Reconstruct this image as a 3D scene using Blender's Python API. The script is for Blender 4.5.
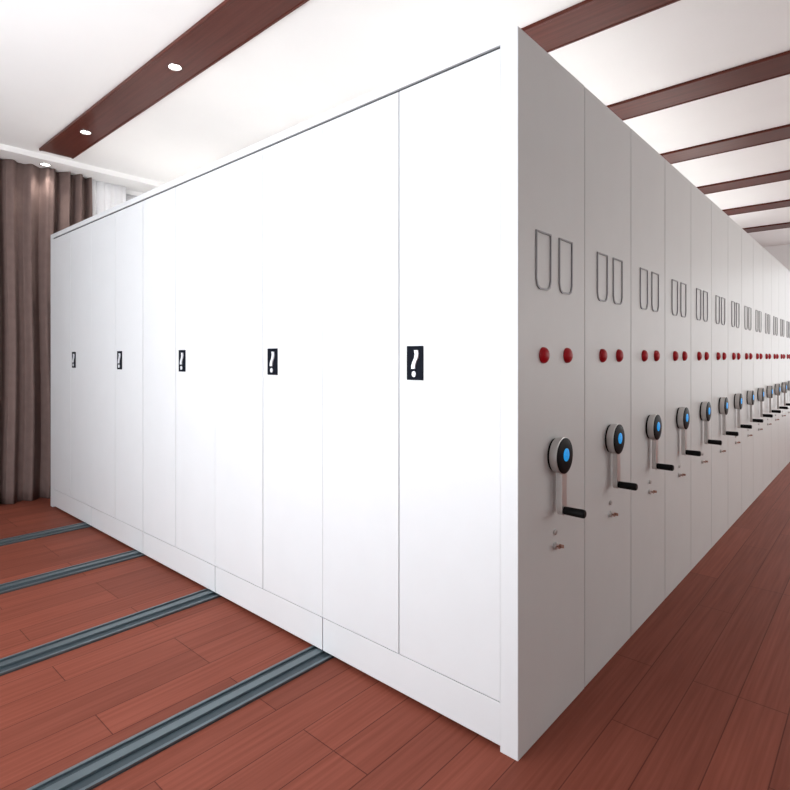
import bpy, bmesh, math, random
from mathutils import Vector, Matrix

# ------------------------------------------------------------------ clear
for o in list(bpy.data.objects):
    bpy.data.objects.remove(o, do_unlink=True)
S = bpy.context.scene
COL = S.collection
random.seed(7)

# ------------------------------------------------------------------ camera
cam_d = bpy.data.cameras.new('camera')
cam_d.sensor_width = 36.0
cam_d.lens = 550.0 / 790.0 * 36.0
cam_d.shift_y = -38.0 / 790.0
cam_d.clip_start = 0.05
cam = bpy.data.objects.new('camera', cam_d)
COL.objects.link(cam)
cam.location = (0.900, -1.617, 1.328)
cam.rotation_euler = (math.radians(90), 0, math.radians(41.70))
S.camera = cam

# ------------------------------------------------------------------ world, daylight, exposure
W = bpy.data.worlds.new('world'); S.world = W
W.use_nodes = True
W.node_tree.nodes['Background'].inputs[0].default_value = (0.85, 0.92, 1.0, 1)
W.node_tree.nodes['Background'].inputs[1].default_value = 1.0

def area(name, loc, rot, sx, sy, power, col):
    d = bpy.data.lights.new(name, 'AREA'); d.shape = 'RECTANGLE'
    d.size = sx; d.size_y = sy; d.energy = power; d.color = col
    o = bpy.data.objects.new(name, d); COL.objects.link(o)
    o.location = loc; o.rotation_euler = rot
    return o
# daylight through the big window behind the photographer (shines +Y)
area('window_daylight', (-1.4, -3.02, 1.50), (math.radians(118), 0, 0), 3.0, 2.6, 102, (0.96, 0.98, 1.0))
# added fill outside that window, aimed up to brighten the ceiling
area('ceiling_fill', (-1.4, -4.6, 0.1), (math.radians(140), 0, 0), 6.0, 2.4, 90, (1.0, 0.99, 0.97))
# daylight through the window in the end wall of the aisle (shines -Y)
area('aisle_daylight', (1.1, 9.22, 1.6), (math.radians(-90), 0, 0), 2.0, 2.3, 18, (1.0, 0.97, 0.94))
# added fill on the solid right wall, brightens the end panels (shines -X)
area('side_fill', (3.28, 5.0, 1.75), (math.radians(90), 0, math.radians(90)), 6.6, 2.0, 72, (1.0, 0.97, 0.95))
vs = S.view_settings
vs.view_transform = 'Standard'; vs.look = 'None'; vs.gamma = 1.0
vs.exposure = 0.13
vs.use_curve_mapping = False

# ------------------------------------------------------------------ materials
def new_mat(name):
    m = bpy.data.materials.new(name); m.use_nodes = True
    nt = m.node_tree; b = nt.nodes['Principled BSDF']
    return m, nt, b

def paint(name, col, rough=0.4, metal=0.0, var=0.03, scale=6.0, bump=0.0, coat=0.0, spec=0.5):
    m, nt, b = new_mat(name)
    b.inputs['Specular IOR Level'].default_value = spec
    tc = nt.nodes.new('ShaderNodeTexCoord')
    n = nt.nodes.new('ShaderNodeTexNoise'); n.inputs['Scale'].default_value = scale
    n.inputs['Detail'].default_value = 3
    nt.links.new(tc.outputs['Object'], n.inputs['Vector'])
    r = nt.nodes.new('ShaderNodeValToRGB')
    c0 = [max(0, c * (1 - var)) for c in col]; c1 = [min(1, c * (1 + var)) for c in col]
    r.color_ramp.elements[0].color = (*c0, 1); r.color_ramp.elements[1].color = (*c1, 1)
    r.color_ramp.elements[0].position = 0.3; r.color_ramp.elements[1].position = 0.7
    nt.links.new(n.outputs['Fac'], r.inputs['Fac'])
    nt.links.new(r.outputs['Color'], b.inputs['Base Color'])
    b.inputs['Roughness'].default_value = rough
    b.inputs['Metallic'].default_value = metal
    b.inputs['Coat Weight'].default_value = coat
    if bump:
        n2 = nt.nodes.new('ShaderNodeTexNoise'); n2.inputs['Scale'].default_value = 180
        nt.links.new(tc.outputs['Object'], n2.inputs['Vector'])
        bp = nt.nodes.new('ShaderNodeBump'); bp.inputs['Strength'].default_value = bump
        bp.inputs['Distance'].default_value = 0.001
        nt.links.new(n2.outputs['Fac'], bp.inputs['Height'])
        nt.links.new(bp.outputs['Normal'], b.inputs['Normal'])
    return m

def wood(name, dark, light, rough, along, seam=None, coat=0.0, spec=0.5, bump=0.06):
    """along: 'X' or 'Y' = the direction of the grain; seam = (plank width, plank length, offset across)"""
    m, nt, b = new_mat(name)
    b.inputs['Specular IOR Level'].default_value = spec
    L = nt.links
    tc = nt.nodes.new('ShaderNodeTexCoord')
    sep = nt.nodes.new('ShaderNodeSeparateXYZ'); L.new(tc.outputs['Object'], sep.inputs[0])
    cmb = nt.nodes.new('ShaderNodeCombineXYZ')
    L.new(sep.outputs['Y' if along == 'Y' else 'X'], cmb.inputs[0])
    L.new(sep.outputs['X' if along == 'Y' else 'Y'], cmb.inputs[1])
    L.new(sep.outputs['Z'], cmb.inputs[2])
    mp = nt.nodes.new('ShaderNodeMapping'); L.new(cmb.outputs[0], mp.inputs[0])
    mp.inputs['Scale'].default_value = (0.8, 28, 28)
    n = nt.nodes.new('ShaderNodeTexNoise'); n.inputs['Scale'].default_value = 2.2
    n.inputs['Detail'].default_value = 6; n.inputs['Distortion'].default_value = 0.0
    L.new(mp.outputs[0], n.inputs['Vector'])
    ramp = nt.nodes.new('ShaderNodeValToRGB')
    ramp.color_ramp.elements[0].color = (*dark, 1); ramp.color_ramp.elements[0].position = 0.25
    ramp.color_ramp.elements[1].color = (*light, 1); ramp.color_ramp.elements[1].position = 0.75
    L.new(n.outputs['Fac'], ramp.inputs['Fac'])
    out = ramp.outputs['Color']
    if seam:
        w, ln, off = seam
        mp2 = nt.nodes.new('ShaderNodeMapping'); L.new(cmb.outputs[0], mp2.inputs[0])
        mp2.inputs['Location'].default_value = (0.37, -off, 0)
        br = nt.nodes.new('ShaderNodeTexBrick')
        br.inputs['Scale'].default_value = 1.0
        br.inputs['Brick Width'].default_value = ln; br.inputs['Row Height'].default_value = w
        br.inputs['Mortar Size'].default_value = 0.0022; br.inputs['Mortar Smooth'].default_value = 0.2
        br.inputs['Color1'].default_value = (0.86, 0.86, 0.86, 1)
        br.inputs['Color2'].default_value = (1.1, 1.08, 1.06, 1)
        br.inputs['Mortar'].default_value = (0.48, 0.44, 0.42, 1)
        br.offset = 0.37; br.offset_frequency = 3
        L.new(mp2.outputs[0], br.inputs['Vector'])
        mx = nt.nodes.new('ShaderNodeMix'); mx.data_type = 'RGBA'; mx.blend_type = 'MULTIPLY'
        mx.inputs['Factor'].default_value = 1.0
        L.new(out, mx.inputs['A']); L.new(br.outputs['Color'], mx.inputs['B'])
        out = mx.outputs['Result']
    L.new(out, b.inputs['Base Color'])
    b.inputs['Roughness'].default_value = rough
    b.inputs['Coat Weight'].default_value = coat
    b.inputs['Coat Roughness'].default_value = 0.15
    if bump == 0: return m
    bp = nt.nodes.new('ShaderNodeBump'); bp.inputs['Strength'].default_value = bump
    bp.inputs['Distance'].default_value = 0.002
    L.new(n.outputs['Fac'], bp.inputs['Height']); L.new(bp.outputs['Normal'], b.inputs['Normal'])
    return m

M = {}
M['door_white'] = paint('white_powder_coat', (0.73, 0.752, 0.775), 0.42, var=0.01, bump=0.04)
M['panel_shaded'] = paint('shaded_white_powder_coat', (0.645, 0.662, 0.655), 0.42, var=0.012, bump=0.04)  # cabinet white with the end panels' shade mixed into the base colour
M['body'] = paint('shelf_body_paint', (0.84, 0.84, 0.85), 0.5, var=0.01)
M['groove'] = paint('groove_dark', (0.03, 0.03, 0.035), 0.7)
M['wall'] = paint('white_wall_paint', (0.86, 0.86, 0.86), 0.8, var=0.01, scale=2)
M['ceiling'] = paint('white_ceiling_paint', (0.90, 0.895, 0.89), 0.85, var=0.01, scale=2)
M['floor'] = wood('red_brown_floor_planks', (0.190, 0.050, 0.031), (0.275, 0.082, 0.055), 0.5, 'Y', (0.16, 1.25, 0.152), spec=0.08)
M['beam'] = wood('dark_red_beam_wood', (0.072, 0.016, 0.010), (0.120, 0.030, 0.021), 0.28, 'X', spec=0.14, bump=0.0)
M['curtain'] = paint('taupe_curtain_cloth', (0.205, 0.145, 0.132), 0.9, var=0.06, scale=14, spec=0.1)
M['sheer'] = paint('white_sheer_cloth', (0.88, 0.88, 0.90), 0.9, var=0.02)
M['rail'] = paint('blue_grey_rail_steel', (0.050, 0.072, 0.086), 0.42, metal=0.35, var=0.08)
M['rail_edge'] = paint('bare_rail_steel', (0.15, 0.19, 0.21), 0.36, metal=0.6, var=0.06)
M['silver'] = paint('brushed_silver', (0.60, 0.59, 0.58), 0.32, metal=0.85, var=0.04)
M['black'] = paint('black_gloss_plastic', (0.004, 0.004, 0.005), 0.4, spec=0.06)
M['grip'] = paint('black_grip_plastic', (0.004, 0.004, 0.004), 0.5, spec=0.12)
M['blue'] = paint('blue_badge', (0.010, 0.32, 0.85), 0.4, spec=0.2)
_p = M['blue'].node_tree.nodes['Principled BSDF']; _p.inputs['Emission Color'].default_value = (0.005, 0.40, 0.95, 1); _p.inputs['Emission Strength'].default_value = 0.35   # slight blue emission added over the base colour
M['badge_mark'] = paint('dark_blue_badge_mark', (0.01, 0.09, 0.36), 0.4)
M['red'] = paint('red_button_plastic', (0.36, 0.003, 0.009), 0.35, spec=0.25)
M['wire'] = paint('dark_grey_label_frame', (0.26, 0.26, 0.27), 0.4, metal=0.3)
M['lock'] = paint('dark_navy_lock_plate', (0.006, 0.008, 0.014), 0.5, spec=0.05)
M['lock_lever'] = paint('bright_chrome_lever', (0.82, 0.85, 0.90), 0.30, metal=0.1)
M['copper'] = paint('copper_key_metal', (0.45, 0.26, 0.20), 0.35, metal=0.7)
M['chrome'] = paint('chrome_trim', (0.7, 0.7, 0.7), 0.2, metal=1.0)
M['vent'] = paint('pale_grey_vent', (0.55, 0.56, 0.58), 0.5)
M['frame_white'] = paint('white_window_frame', (0.8, 0.8, 0.8), 0.4)
def emis(name, col, st):
    m, nt, b = new_mat(name)
    b.inputs['Base Color'].default_value = (*col, 1)
    b.inputs['Emission Color'].default_value = (*col, 1)
    b.inputs['Emission Strength'].default_value = st
    return m
M['lamp'] = emis('downlight_glow', (1.0, 0.97, 0.92), 6.0)

# ------------------------------------------------------------------ helpers
def box(bm, x0, x1, y0, y1, z0, z1, bev=0.0, seg=2):
    r = bmesh.ops.create_cube(bm, size=1.0)
    v = r['verts']
    bmesh.ops.scale(bm, vec=(abs(x1 - x0), abs(y1 - y0), abs(z1 - z0)), verts=v)
    bmesh.ops.translate(bm, vec=((x0 + x1) / 2, (y0 + y1) / 2, (z0 + z1) / 2), verts=v)
    if bev > 0:
        e = list({e for q in v for e in q.link_edges})
        bmesh.ops.bevel(bm, geom=e, offset=bev, segments=seg, affect='EDGES', profile=0.5)

def lathe_x(bm, prof, cy, cz, n=40):
    """prof = list of (x, radius): a solid of revolution about an axis parallel to X through (cy, cz)"""
    rings = []
    for x, r in prof:
        if r < 1e-6:
            rings.append([bm.verts.new((x, cy, cz))])
        else:
            rings.append([bm.verts.new((x, cy + r * math.cos(2 * math.pi * k / n), cz + r * math.sin(2 * math.pi * k / n))) for k in range(n)])
    for a, b in zip(rings[:-1], rings[1:]):
        for k in range(n):
            k2 = (k + 1) % n
            if len(a) == 1 and len(b) == 1: continue
            if len(a) == 1: bm.faces.new((a[0], b[k], b[k2]))
            elif len(b) == 1: bm.faces.new((a[k], b[0], a[k2]))
            else: bm.faces.new((a[k], b[k], b[k2], a[k2]))
    if len(rings[0]) > 1: bm.faces.new(list(reversed(rings[0])))
    if len(rings[-1]) > 1: bm.faces.new(rings[-1])

def lathe_z(bm, prof, cx, cy, n=40):
    rings = []
    for z, r in prof:
        if r < 1e-6: rings.append([bm.verts.new((cx, cy, z))])
        else: rings.append([bm.verts.new((cx + r * math.cos(2 * math.pi * k / n), cy + r * math.sin(2 * math.pi * k / n), z)) for k in range(n)])
    for a, b in zip(rings[:-1], rings[1:]):
        for k in range(n):
            k2 = (k + 1) % n
            if len(a) == 1: bm.faces.new((a[0], b[k], b[k2]))
            elif len(b) == 1: bm.faces.new((a[k], b[0], a[k2]))
            else: bm.faces.new((a[k], b[k], b[k2], a[k2]))
    if len(rings[0]) > 1: bm.faces.new(list(reversed(rings[0])))
    if len(rings[-1]) > 1: bm.faces.new(rings[-1])

def prism(bm, pts, t0, t1, axis):
    """closed outline pts in the plane across axis, extruded from t0 to t1 along it. axis 'X': pts=(y,z); 'Y': pts=(x,z)"""
    def P(p, t): return (t, p[0], p[1]) if axis == 'X' else ((p[0], t, p[1]) if axis == 'Y' else (p[0], p[1], t))
    a = [bm.verts.new(P(p, t0)) for p in pts]; b = [bm.verts.new(P(p, t1)) for p in pts]
    n = len(pts)
    for k in range(n): bm.faces.new((a[k], a[(k + 1) % n], b[(k + 1) % n], b[k]))
    bm.faces.new(list(reversed(a))); bm.faces.new(b)

def ring_prism(bm, outer, inner, t0, t1):
    P = lambda p, t: (t, p[0], p[1])
    oa = [bm.verts.new(P(p, t0)) for p in outer]; ob = [bm.verts.new(P(p, t1)) for p in outer]
    ia = [bm.verts.new(P(p, t0)) for p in inner]; ib = [bm.verts.new(P(p, t1)) for p in inner]
    n = len(outer)
    for k in range(n):
        j = (k + 1) % n
        bm.faces.new((oa[k], oa[j], ob[j], ob[k])); bm.faces.new((ia[j], ia[k], ib[k], ib[j]))
        bm.faces.new((ob[k], ob[j], ib[j], ib[k])); bm.faces.new((oa[j], oa[k], ia[k], ia[j]))

def link(name, bm, mat, parent=None, smooth=False, loc=None):
    bmesh.ops.recalc_face_normals(bm, faces=bm.faces[:])
    me = bpy.data.meshes.new(name)
    bm.to_mesh(me); bm.free()
    me.materials.append(mat)
    if smooth:
        for p in me.polygons: p.use_smooth = True
        try: me.set_sharp_from_angle(angle=math.radians(35))
        except Exception: pass
    o = bpy.data.objects.new(name, me); COL.objects.link(o)
    if parent: o.parent = parent
    if loc: o.location = loc
    return o

def tag(o, label, cat, group=None, kind=None):
    o['label'] = label; o['category'] = cat
    if group: o['group'] = group
    if kind: o['kind'] = kind
    return o

def thing(name, label, cat, loc=(0, 0, 0), group=None):
    o = bpy.data.objects.new(name, None); COL.objects.link(o)
    o.location = loc; o.empty_display_size = 0.1
    return tag(o, label, cat, group)

def struct(name, bm, mat, parent=None):
    o = link(name, bm, mat, parent)
    if not parent: o['kind'] = 'structure'
    return o

def copy_tree(o, parent=None):
    c = o.copy(); COL.objects.link(c)
    if parent: c.parent = parent
    for ch in list(o.children): copy_tree(ch, c)
    return c

# ------------------------------------------------------------------ room
XL, XR, YB, YF, ZC = -5.12, 3.3, -3.1, 9.3, 3.16
b = bmesh.new(); box(b, XL - .1, XR + .1, YB - .1, YF + .1, -0.12, 0.0); struct('floor', b, M['floor'])
b = bmesh.new(); box(b, XL - .1, XR + .1, YB - .1, YF + .1, ZC, ZC + .12); struct('ceiling', b, M['ceiling'])
b = bmesh.new(); box(b, XL - .1, XL, YB, YF, 0, ZC); struct('wall_left', b, M['wall'])
b = bmesh.new(); box(b, XR, XR + .1, YB, YF, 0, ZC); struct('wall_right', b, M['wall'])
# wall behind the photographer with its window opening
wx0, wx1, wz0, wz1 = -3.0, 0.2, 0.10, 2.95
b = bmesh.new()
box(b, XL, wx0, YB - .1, YB, 0, ZC); box(b, wx1, XR, YB - .1, YB, 0, ZC)
box(b, wx0, wx1, YB - .1, YB, 0, wz0); box(b, wx0, wx1, YB - .1, YB, wz1, ZC)
struct('wall_back', b, M['wall'])
def window(name, x0, x1, z0, z1, y0, y1, n):
    bm = bmesh.new(); f = .05
    box(bm, x0, x1, y0, y1, z0, z0 + f); box(bm, x0, x1, y0, y1, z1 - f, z1)
    for k in range(n + 1):
        x = x0 + (x1 - x0 - f) * k / n
        box(bm, x, x + f, y0, y1, z0 + f, z1 - f)
    return struct(name, bm, M['frame_white'])
window('window_1', wx0, wx1, wz0, wz1, YB - .09, YB - .03, 4)
ex0, ex1, ez0, ez1 = 0.05, 2.15, 0.4, 2.8
b = bmesh.new()
box(b, XL, ex0, YF, YF + .1, 0, ZC); box(b, ex1, XR, YF, YF + .1, 0, ZC)
box(b, ex0, ex1, YF, YF + .1, 0, ez0); box(b, ex0, ex1, YF, YF + .1, ez1, ZC)
struct('wall_front', b, M['wall'])
window('window_2', ex0, ex1, ez0, ez1, YF + .03, YF + .09, 2)
# lowered strip of ceiling along the curtain wall
b = bmesh.new(); box(b, XL, -4.767, YB, YF, 3.11, ZC, 0); struct('trim_1', b, M['ceiling'])

# ------------------------------------------------------------------ ceiling beams
beam_where = ['nearest the camera, with two round downlights, ending near the curtain',
              'second from the camera, just behind the white doors',
              'broad one crossing above the first two grey end panels',
              'third of those seen above the grey end panels', 'fourth of those seen above the grey end panels',
              'fifth, short and thin, above the grey end panels', 'farthest and thinnest one over the grey end panels']
beam_labels = [
    'dark red-brown ceiling beam with two round downlights, ending near the curtain',
    'dark wooden ceiling beam just peeking over the top corner of the nearest grey end panel',
    'broadest dark wooden ceiling beam in full view to the right, above the grey end panels',
    'second broadest dark wooden ceiling beam above the row of grey end panels',
    'middle dark wooden ceiling beam above the grey end panels, thinner than two before it',
    'narrow dark wooden ceiling beam, last but one before the far end of the row',
    'thinnest dark wooden ceiling beam, farthest above the end of the cabinet row']
starts = [-0.085, 2.408 - 1.262, 2.408, 3.681, 4.973, 6.205, 7.525]
# k=1 lies hidden above the shelving; the beam peeking over the corner is the one at y ~1.15
for k, y0 in enumerate(starts):
    t = thing('ceiling_beam', beam_labels[k], 'beam', (0, y0, 3.14), 'dark wooden ceiling beams')
    b = bmesh.new()
    box(b, -4.645, 3.25, 0.0, 0.262 if k == 0 else 0.285, 0.004, 0.02, 0.0)
    link('beam_board', b, M['beam'], t)
    b = bmesh.new()
    yw = 0.262 if k == 0 else 0.285
    box(b, -4.645, 3.25, -0.006, 0.010, 0.0, 0.02, 0.001); box(b, -4.645, 3.25, yw - .010, yw + .004, 0.0, 0.02, 0.001)
    link('edge_strip', b, M['beam'], t)
    if k >= 1:                               # unseen spots added above the cabinet tops to brighten ceiling and wall
        for xx, pw in ((-.85, 40 if k < 6 else 70), (-2.41, 23), (-4.3, 30)):
            if k > 3 and xx < -1: continue
            d = bpy.data.lights.new('top_fill', 'SPOT'); d.energy = pw; d.spot_size = math.radians(164 if xx < -4 else 120); d.spot_blend = .8
            d.shadow_soft_size = .05; d.color = (1, .97, .93)
            o = bpy.data.objects.new('top_fill', d); COL.objects.link(o); o.parent = t; o.location = (xx, .14, -.16 if xx < -4 else -.03)

# ------------------------------------------------------------------ downlights
def downlight(loc, r, label, power):
    t = thing('recessed_downlight', label, 'ceiling light', loc, 'recessed downlights')
    b = bmesh.new()
    lathe_z(b, [(0.0, r * .82), (-.006, r * .86), (-.008, r * .95), (-.004, r), (0.0, r)], 0, 0)
    link('trim_ring', b, M['chrome'], t, True)
    b = bmesh.new(); lathe_z(b, [(-.0015, 0), (-.0015, r * .82), (0, r * .82)], 0, 0)
    link('lens', b, M['lamp'], t, True)
    d = bpy.data.lights.new('bulb', 'SPOT'); d.energy = power; d.spot_size = math.radians(100); d.spot_blend = .8
    d.shadow_soft_size = .04; d.color = (1, .95, .88)
    o = bpy.data.objects.new('bulb', d); COL.objects.link(o); o.parent = t; o.location = (0, 0, -.03)
    return t
downlight((-2.414, 0.035, 3.1435), .042, 'round white downlight in the ceiling beam, the one farther from the curtain', 20)
downlight((-3.915, 0.035, 3.1435), .042, 'round white downlight in the ceiling beam, near its curtain end', 20)
downlight((-4.90, 0.03, 3.11), .046, 'small round downlight in the white ceiling strip just above the curtain', 8)

# ------------------------------------------------------------------ curtains
def curtain(name, y0, y1, xc, z0, z1, amp, period, mat, label, seed):
    rnd = random.Random(seed)
    # irregular soft folds: a list of fold widths
    pts = []; y = y0
    ph = 0.0; N = int((y1 - y0) / .006)
    p = [rnd.uniform(.75, 1.3) for _ in range(200)]
    bm = bmesh.new(); rows = 22; grid = []
    prof = []
    for i in range(N + 1):
        yy = y0 + (y1 - y0) * i / N
        k = int(ph / (2 * math.pi)); per = period * p[k % 200]
        ph += 2 * math.pi * ((y1 - y0) / N) / per
        a = amp * p[(k * 7 + 3) % 200]
        s = math.sin(ph)
        prof.append((yy, a * (abs(s) ** .75) * (1 if s > 0 else -1) + .25 * a * math.sin(2.3 * ph + 1)))
    for r in range(rows + 1):
        f = r / rows; z = z0 + (z1 - z0) * f
        g = (1.0 - .25 * f)
        grid.append([bm.verts.new((xc + d * g + .006 * math.sin(z * 1.7 + yy * 9), yy + .010 * math.sin(z * 2.1 + yy * 5), z)) for yy, d in prof])
    for r in range(rows):
        for i in range(N):
            bm.faces.new((grid[r][i], grid[r][i + 1], grid[r + 1][i + 1], grid[r + 1][i]))
    o = link(name, bm, mat, None, True)
    for pl in o.data.polygons: pl.use_smooth = True
    sd = o.modifiers.new('thickness', 'SOLIDIFY'); sd.thickness = .003
    return tag(o, label, 'curtain')
curtain('curtain', -1.35, 0.45, -5.005, 0.004, 3.108, .050, .125, M['curtain'],
        'floor-length taupe brown curtain in deep folds beside the left end of the cabinet', 5)
curtain('sheer_curtain', 0.47, 0.82, -5.04, 0.004, 3.108, .014, .09, M['sheer'],
        'white sheer curtain on the far side of the brown curtain, behind the cabinet top', 9)
t = thing('air_vent', 'small pale grey air vent high on the left wall, just above the cabinet top', 'vent', (XL, 0.93, 3.02))
b = bmesh.new(); ring_prism(b, [(-.09, -.04), (.09, -.04), (.09, .04), (-.09, .04)], [(-.08, -.03), (.08, -.03), (.08, .03), (-.08, .03)], 0, .012)
link('vent_frame', b, M['vent'], t)
b = bmesh.new()
for k in range(4): box(b, .002, .009, -.08, .08, -.026 + k * .015, -.020 + k * .015)
link('vent_slats', b, M['vent'], t)

# ------------------------------------------------------------------ floor rails
rail_labels = ['steel floor rail nearest the camera, running under the nearest joint of the white plinth',
               'steel floor rail second from the camera, crossing the red-brown floor in front of the doors',
               'steel floor rail third from the camera, crossing the red-brown floor in front of the doors',
               'farthest steel floor rail, closest to the brown curtain']
for k, xr in enumerate([-0.985, -1.915, -2.86, -3.80]):
    t = thing('floor_rail', rail_labels[k], 'rail', (xr, 0, 0), 'steel floor rails under the mobile shelving')
    y0, y1 = -3.05, 7.3
    b = bmesh.new(); box(b, -.067, .067, y0, y1, 0, .005); link('base_plate', b, M['rail'], t)
    for s in (-1, 1):
        b = bmesh.new(); box(b, s * .067, s * .054, y0, y1, .005, .012, .001); link('edge_strip', b, M['rail_edge'], t)
    b = bmesh.new(); box(b, -.026, .010, y0, y1, .005, .0145, .0015); link('track_bar', b, M['rail_edge'], t)

# ------------------------------------------------------------------ mobile shelving
DU, PITCH, XE = 0.5345, 0.54, -4.65          # unit depth, unit pitch, far end of a unit
ZT, ZD, ZP, ZB = 2.415, 2.375, 0.166, 0.015  # top, top of doors, top of plinth, underside
YC = 0.27                                    # middle of an end panel

def label_outline(yc, w, z0, z1, c, ins):
    h = w / 2 - ins
    c2 = max(c - ins * .45, .002)
    return [(yc - h, z1 - ins), (yc + h, z1 - ins), (yc + h, z0 + ins + c2 * 1.3), (yc + h - c2 * .35, z0 + ins + c2 * .35), (yc + h - c2, z0 + ins),
            (yc - h + c2, z0 + ins), (yc - h + c2 * .35, z0 + ins + c2 * .35), (yc - h, z0 + ins + c2 * 1.3)]

def end_fittings(t):
    # two raised label holders
    for yc in (YC - .092, YC + .088):
        b = bmesh.new()
        ring_prism(b, label_outline(yc, .114, 1.565, 1.768, .026, 0), label_outline(yc, .114, 1.565, 1.768, .026, .0055), 0.0, .005)
        h = link('label_holder', b, M['wire'], t)
    # two red domed buttons
    for yc in (YC - .093, YC + .100):
        b = bmesh.new()
        R = .029
        lathe_x(b, [(0, R), (.004, R), (.009, R * .95), (.014, R * .80), (.018, R * .55), (.0205, R * .28), (.021, 0)], yc, 1.334, 28)
        link('red_button', b, M['red'], t, True)
    # hand crank: hub > face plate, badge, arm, grip
    cy, cz = YC, .972
    b = bmesh.new()
    lathe_x(b, [(.007, .060), (.009, .0635), (.034, .0665), (.037, .0665), (.038, .0645)], cy, cz, 48)
    hub = link('hand_crank', b, M['silver'], t, True)
    b = bmesh.new(); lathe_x(b, [(0, .060), (.007, .060)], cy, cz, 48)
    link('base_ring', b, M['black'], hub, True)
    b = bmesh.new(); lathe_x(b, [(.038, .0645), (.0405, .064), (.042, .061), (.042, .024), (.0425, 0)], cy, cz, 48)
    link('face_plate', b, M['black'], hub, True)
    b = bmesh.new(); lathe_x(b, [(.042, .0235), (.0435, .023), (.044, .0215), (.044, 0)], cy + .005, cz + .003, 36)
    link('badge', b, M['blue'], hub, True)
    b = bmesh.new()
    box(b, .044, .0446, cy + .0035, cy + .0065, cz + .009, cz + .013); box(b, .044, .0446, cy + .0035, cy + .0065, cz - .004, cz + .0)
    link('badge_mark', b, M['badge_mark'], hub)
    b = bmesh.new(); w = .019
    pts = [(cy - w, cz - .02), (cy + w, cz - .02)]
    for k in range(0, 13):
        a = -math.pi * k / 12
        pts.append((cy + w * math.cos(a), .776 + w * math.sin(a)))
    prism(b, pts, .017, .037, 'X')
    link('crank_arm', b, M['silver'], hub)
    b = bmesh.new(); lathe_x(b, [(.037, .011), (.038, .014), (.044, .0145), (.104, .0155), (.111, .0145), (.114, .011), (.115, 0)], cy, .775, 28)
    link('crank_grip', b, M['grip'], hub, True)
    # small keyhole rosette and key lock
    b = bmesh.new(); lathe_x(b, [(0, .010), (.006, .010), (.008, .008), (.008, .004), (.005, .003), (.005, 0)], cy - .002, .690, 20)
    link('keyhole', b, M['silver'], t, True)
    b = bmesh.new(); lathe_x(b, [(0, .013), (.008, .013), (.010, .011), (.010, 0)], cy - .002, .640, 24)
    lk = link('lock_cylinder', b, M['silver'], t, True)
    b = bmesh.new()
    box(b, .010, .022, cy - .004, cy, .637, .643, .0008)
    prism(b, [(cy - .004 + .012 * math.cos(q * math.pi / 8), .642 + .009 * math.sin(q * math.pi / 8)) for q in range(16)], .020, .0225, 'X')
    box(b, .0205, .036, cy - .003, cy - .0005, .638, .650, .0008)
    link('key', b, M['copper'], lk)

def end_panel(t, y0=0.0, bev=.003):
    b = bmesh.new(); box(b, -.022, 0.0, y0, DU, 0.0, ZT, bev, 2)
    return link('end_panel', b, M['panel_shaded'], t)

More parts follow.
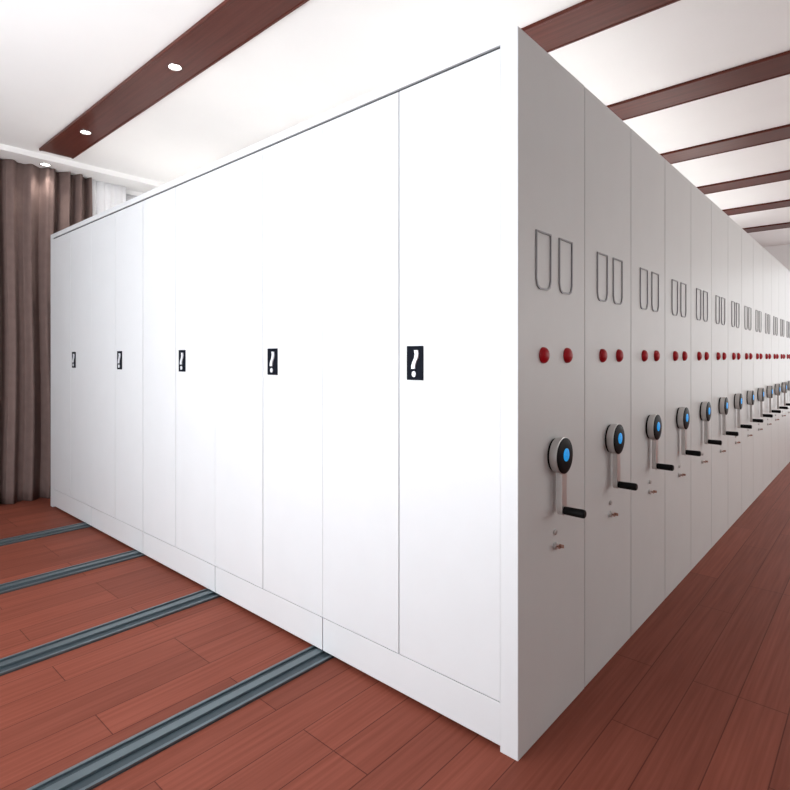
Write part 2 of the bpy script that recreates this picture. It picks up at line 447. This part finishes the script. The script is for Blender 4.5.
# the nearest unit: doors along its long side
u1 = thing('mobile_shelving_unit', 'long white mobile cabinet at the front, with ten doors and black locks along its side', 'cabinet', (0, 0, 0), 'mobile archive cabinets in a row')
b = bmesh.new(); box(b, XE + .02, -.0665, .021, DU - .002, ZB, ZT - .004); link('body', b, M['body'], u1)
end_panel(u1, .004, .0006)
b = bmesh.new(); prism(b, [(-.0665, 0), (-.001, 0), (0, .001), (0, .004), (-.0225, .004), (-.0225, .30), (-.0665, .30)], 0.0, ZT, 'Z'); link('corner_post', b, M['door_white'], u1)
b = bmesh.new(); box(b, XE, XE + .0485, 0, DU - .002, 0.0, ZT, .002); link('side_panel', b, M['door_white'], u1)
DW = 0.4535
xs = [-.0665 - DW * k for k in range(11)]
for k in range(5):                          # five sections
    xa, xb = xs[2 * k], xs[2 * k + 2]
    b = bmesh.new(); box(b, xb + .003, xa - (.003 if k else .0002), 0, .020, ZB + .005, ZP - .0018, .0008); link('plinth_panel', b, M['door_white'], u1)
    b = bmesh.new(); box(b, xb + .0008, xa - (.0008 if k else .0002), 0, .020, ZD + .003, ZT, .0005); link('top_rail', b, M['door_white'], u1)
    b = bmesh.new(); box(b, xb, xa - .001, .010, .020, ZD - .009, ZD + .003); link('door_groove', b, M['groove'], u1)
    for j in range(2):
        x1, x0 = xs[2 * k + j], xs[2 * k + j + 1]
        ga = .0007 if j == 0 else .0024      # tight joint between sections, wider between the two doors
        gb = .0024 if j == 0 else .0007
        if k == 2 and j == 1: gb = .0034
        if k == 3 and j == 0: ga = .0034
        b = bmesh.new(); box(b, x0 + gb, x1 - ga, 0.0, .019, ZP + .0015, ZD - .009, .0008)
        d = link('door', b, M['door_white'], u1)
        if j == 0:                           # the lock sits on the right-hand door of each pair
            lx, lz, lw, lh = x0 + .083, 1.305, .081, .130
            b = bmesh.new(); box(b, lx - lw / 2, lx + lw / 2, -.004, 0, lz - lh / 2, lz + lh / 2, .002)
            link('lock_plate', b, M['lock'], d)
            # wavy lever
            b = bmesh.new(); hw = .0085
            cl = [(.010, .049), (.013, .034), (.010, .019), (.002, .005), (-.003, -.008), (-.004, -.022)]
            left = [(lx + p - hw, lz + q) for p, q in cl]; right = [(lx + p + hw, lz + q) for p, q in cl]
            prism(b, left + right[::-1], -.010, -.004, 'Y')
            link('lock_lever', b, M['lock_lever'], d)
            b = bmesh.new()
            prism(b, [(lx - .002 + .0095 * math.cos(q * math.pi / 10), lz - .042 + .0115 * math.sin(q * math.pi / 10)) for q in range(20)], -.008, -.004, 'Y')
            link('lock_keyhole', b, M['lock_lever'], d)
end_fittings(u1)

# the plain units behind it: end panels with the same fittings
u2 = thing('mobile_shelving_unit', '', 'cabinet', (0, PITCH, 0), 'mobile archive cabinets in a row')
b = bmesh.new(); box(b, XE, -.022, .002, DU - .002, ZB, ZT - .002); link('body', b, M['body'], u2)
end_panel(u2)
end_fittings(u2)
order = ['second', 'third', 'fourth', 'fifth', 'sixth', 'seventh', 'eighth', 'ninth', 'tenth', 'eleventh', 'twelfth', 'thirteenth']
for k, w in enumerate(order):
    o = u2 if k == 0 else copy_tree(u2)
    o.location = (0, PITCH * (k + 1), 0)
    if k == 0: o['label'] = 'grey end panel with crank directly behind the white-doored cabinet, second in the row'
    elif k == 11: o['label'] = 'grey mobile cabinet with hand crank at the very far end of the row'
    else: o['label'] = f'grey mobile cabinet end with red buttons, {w} in the row from the white doors'
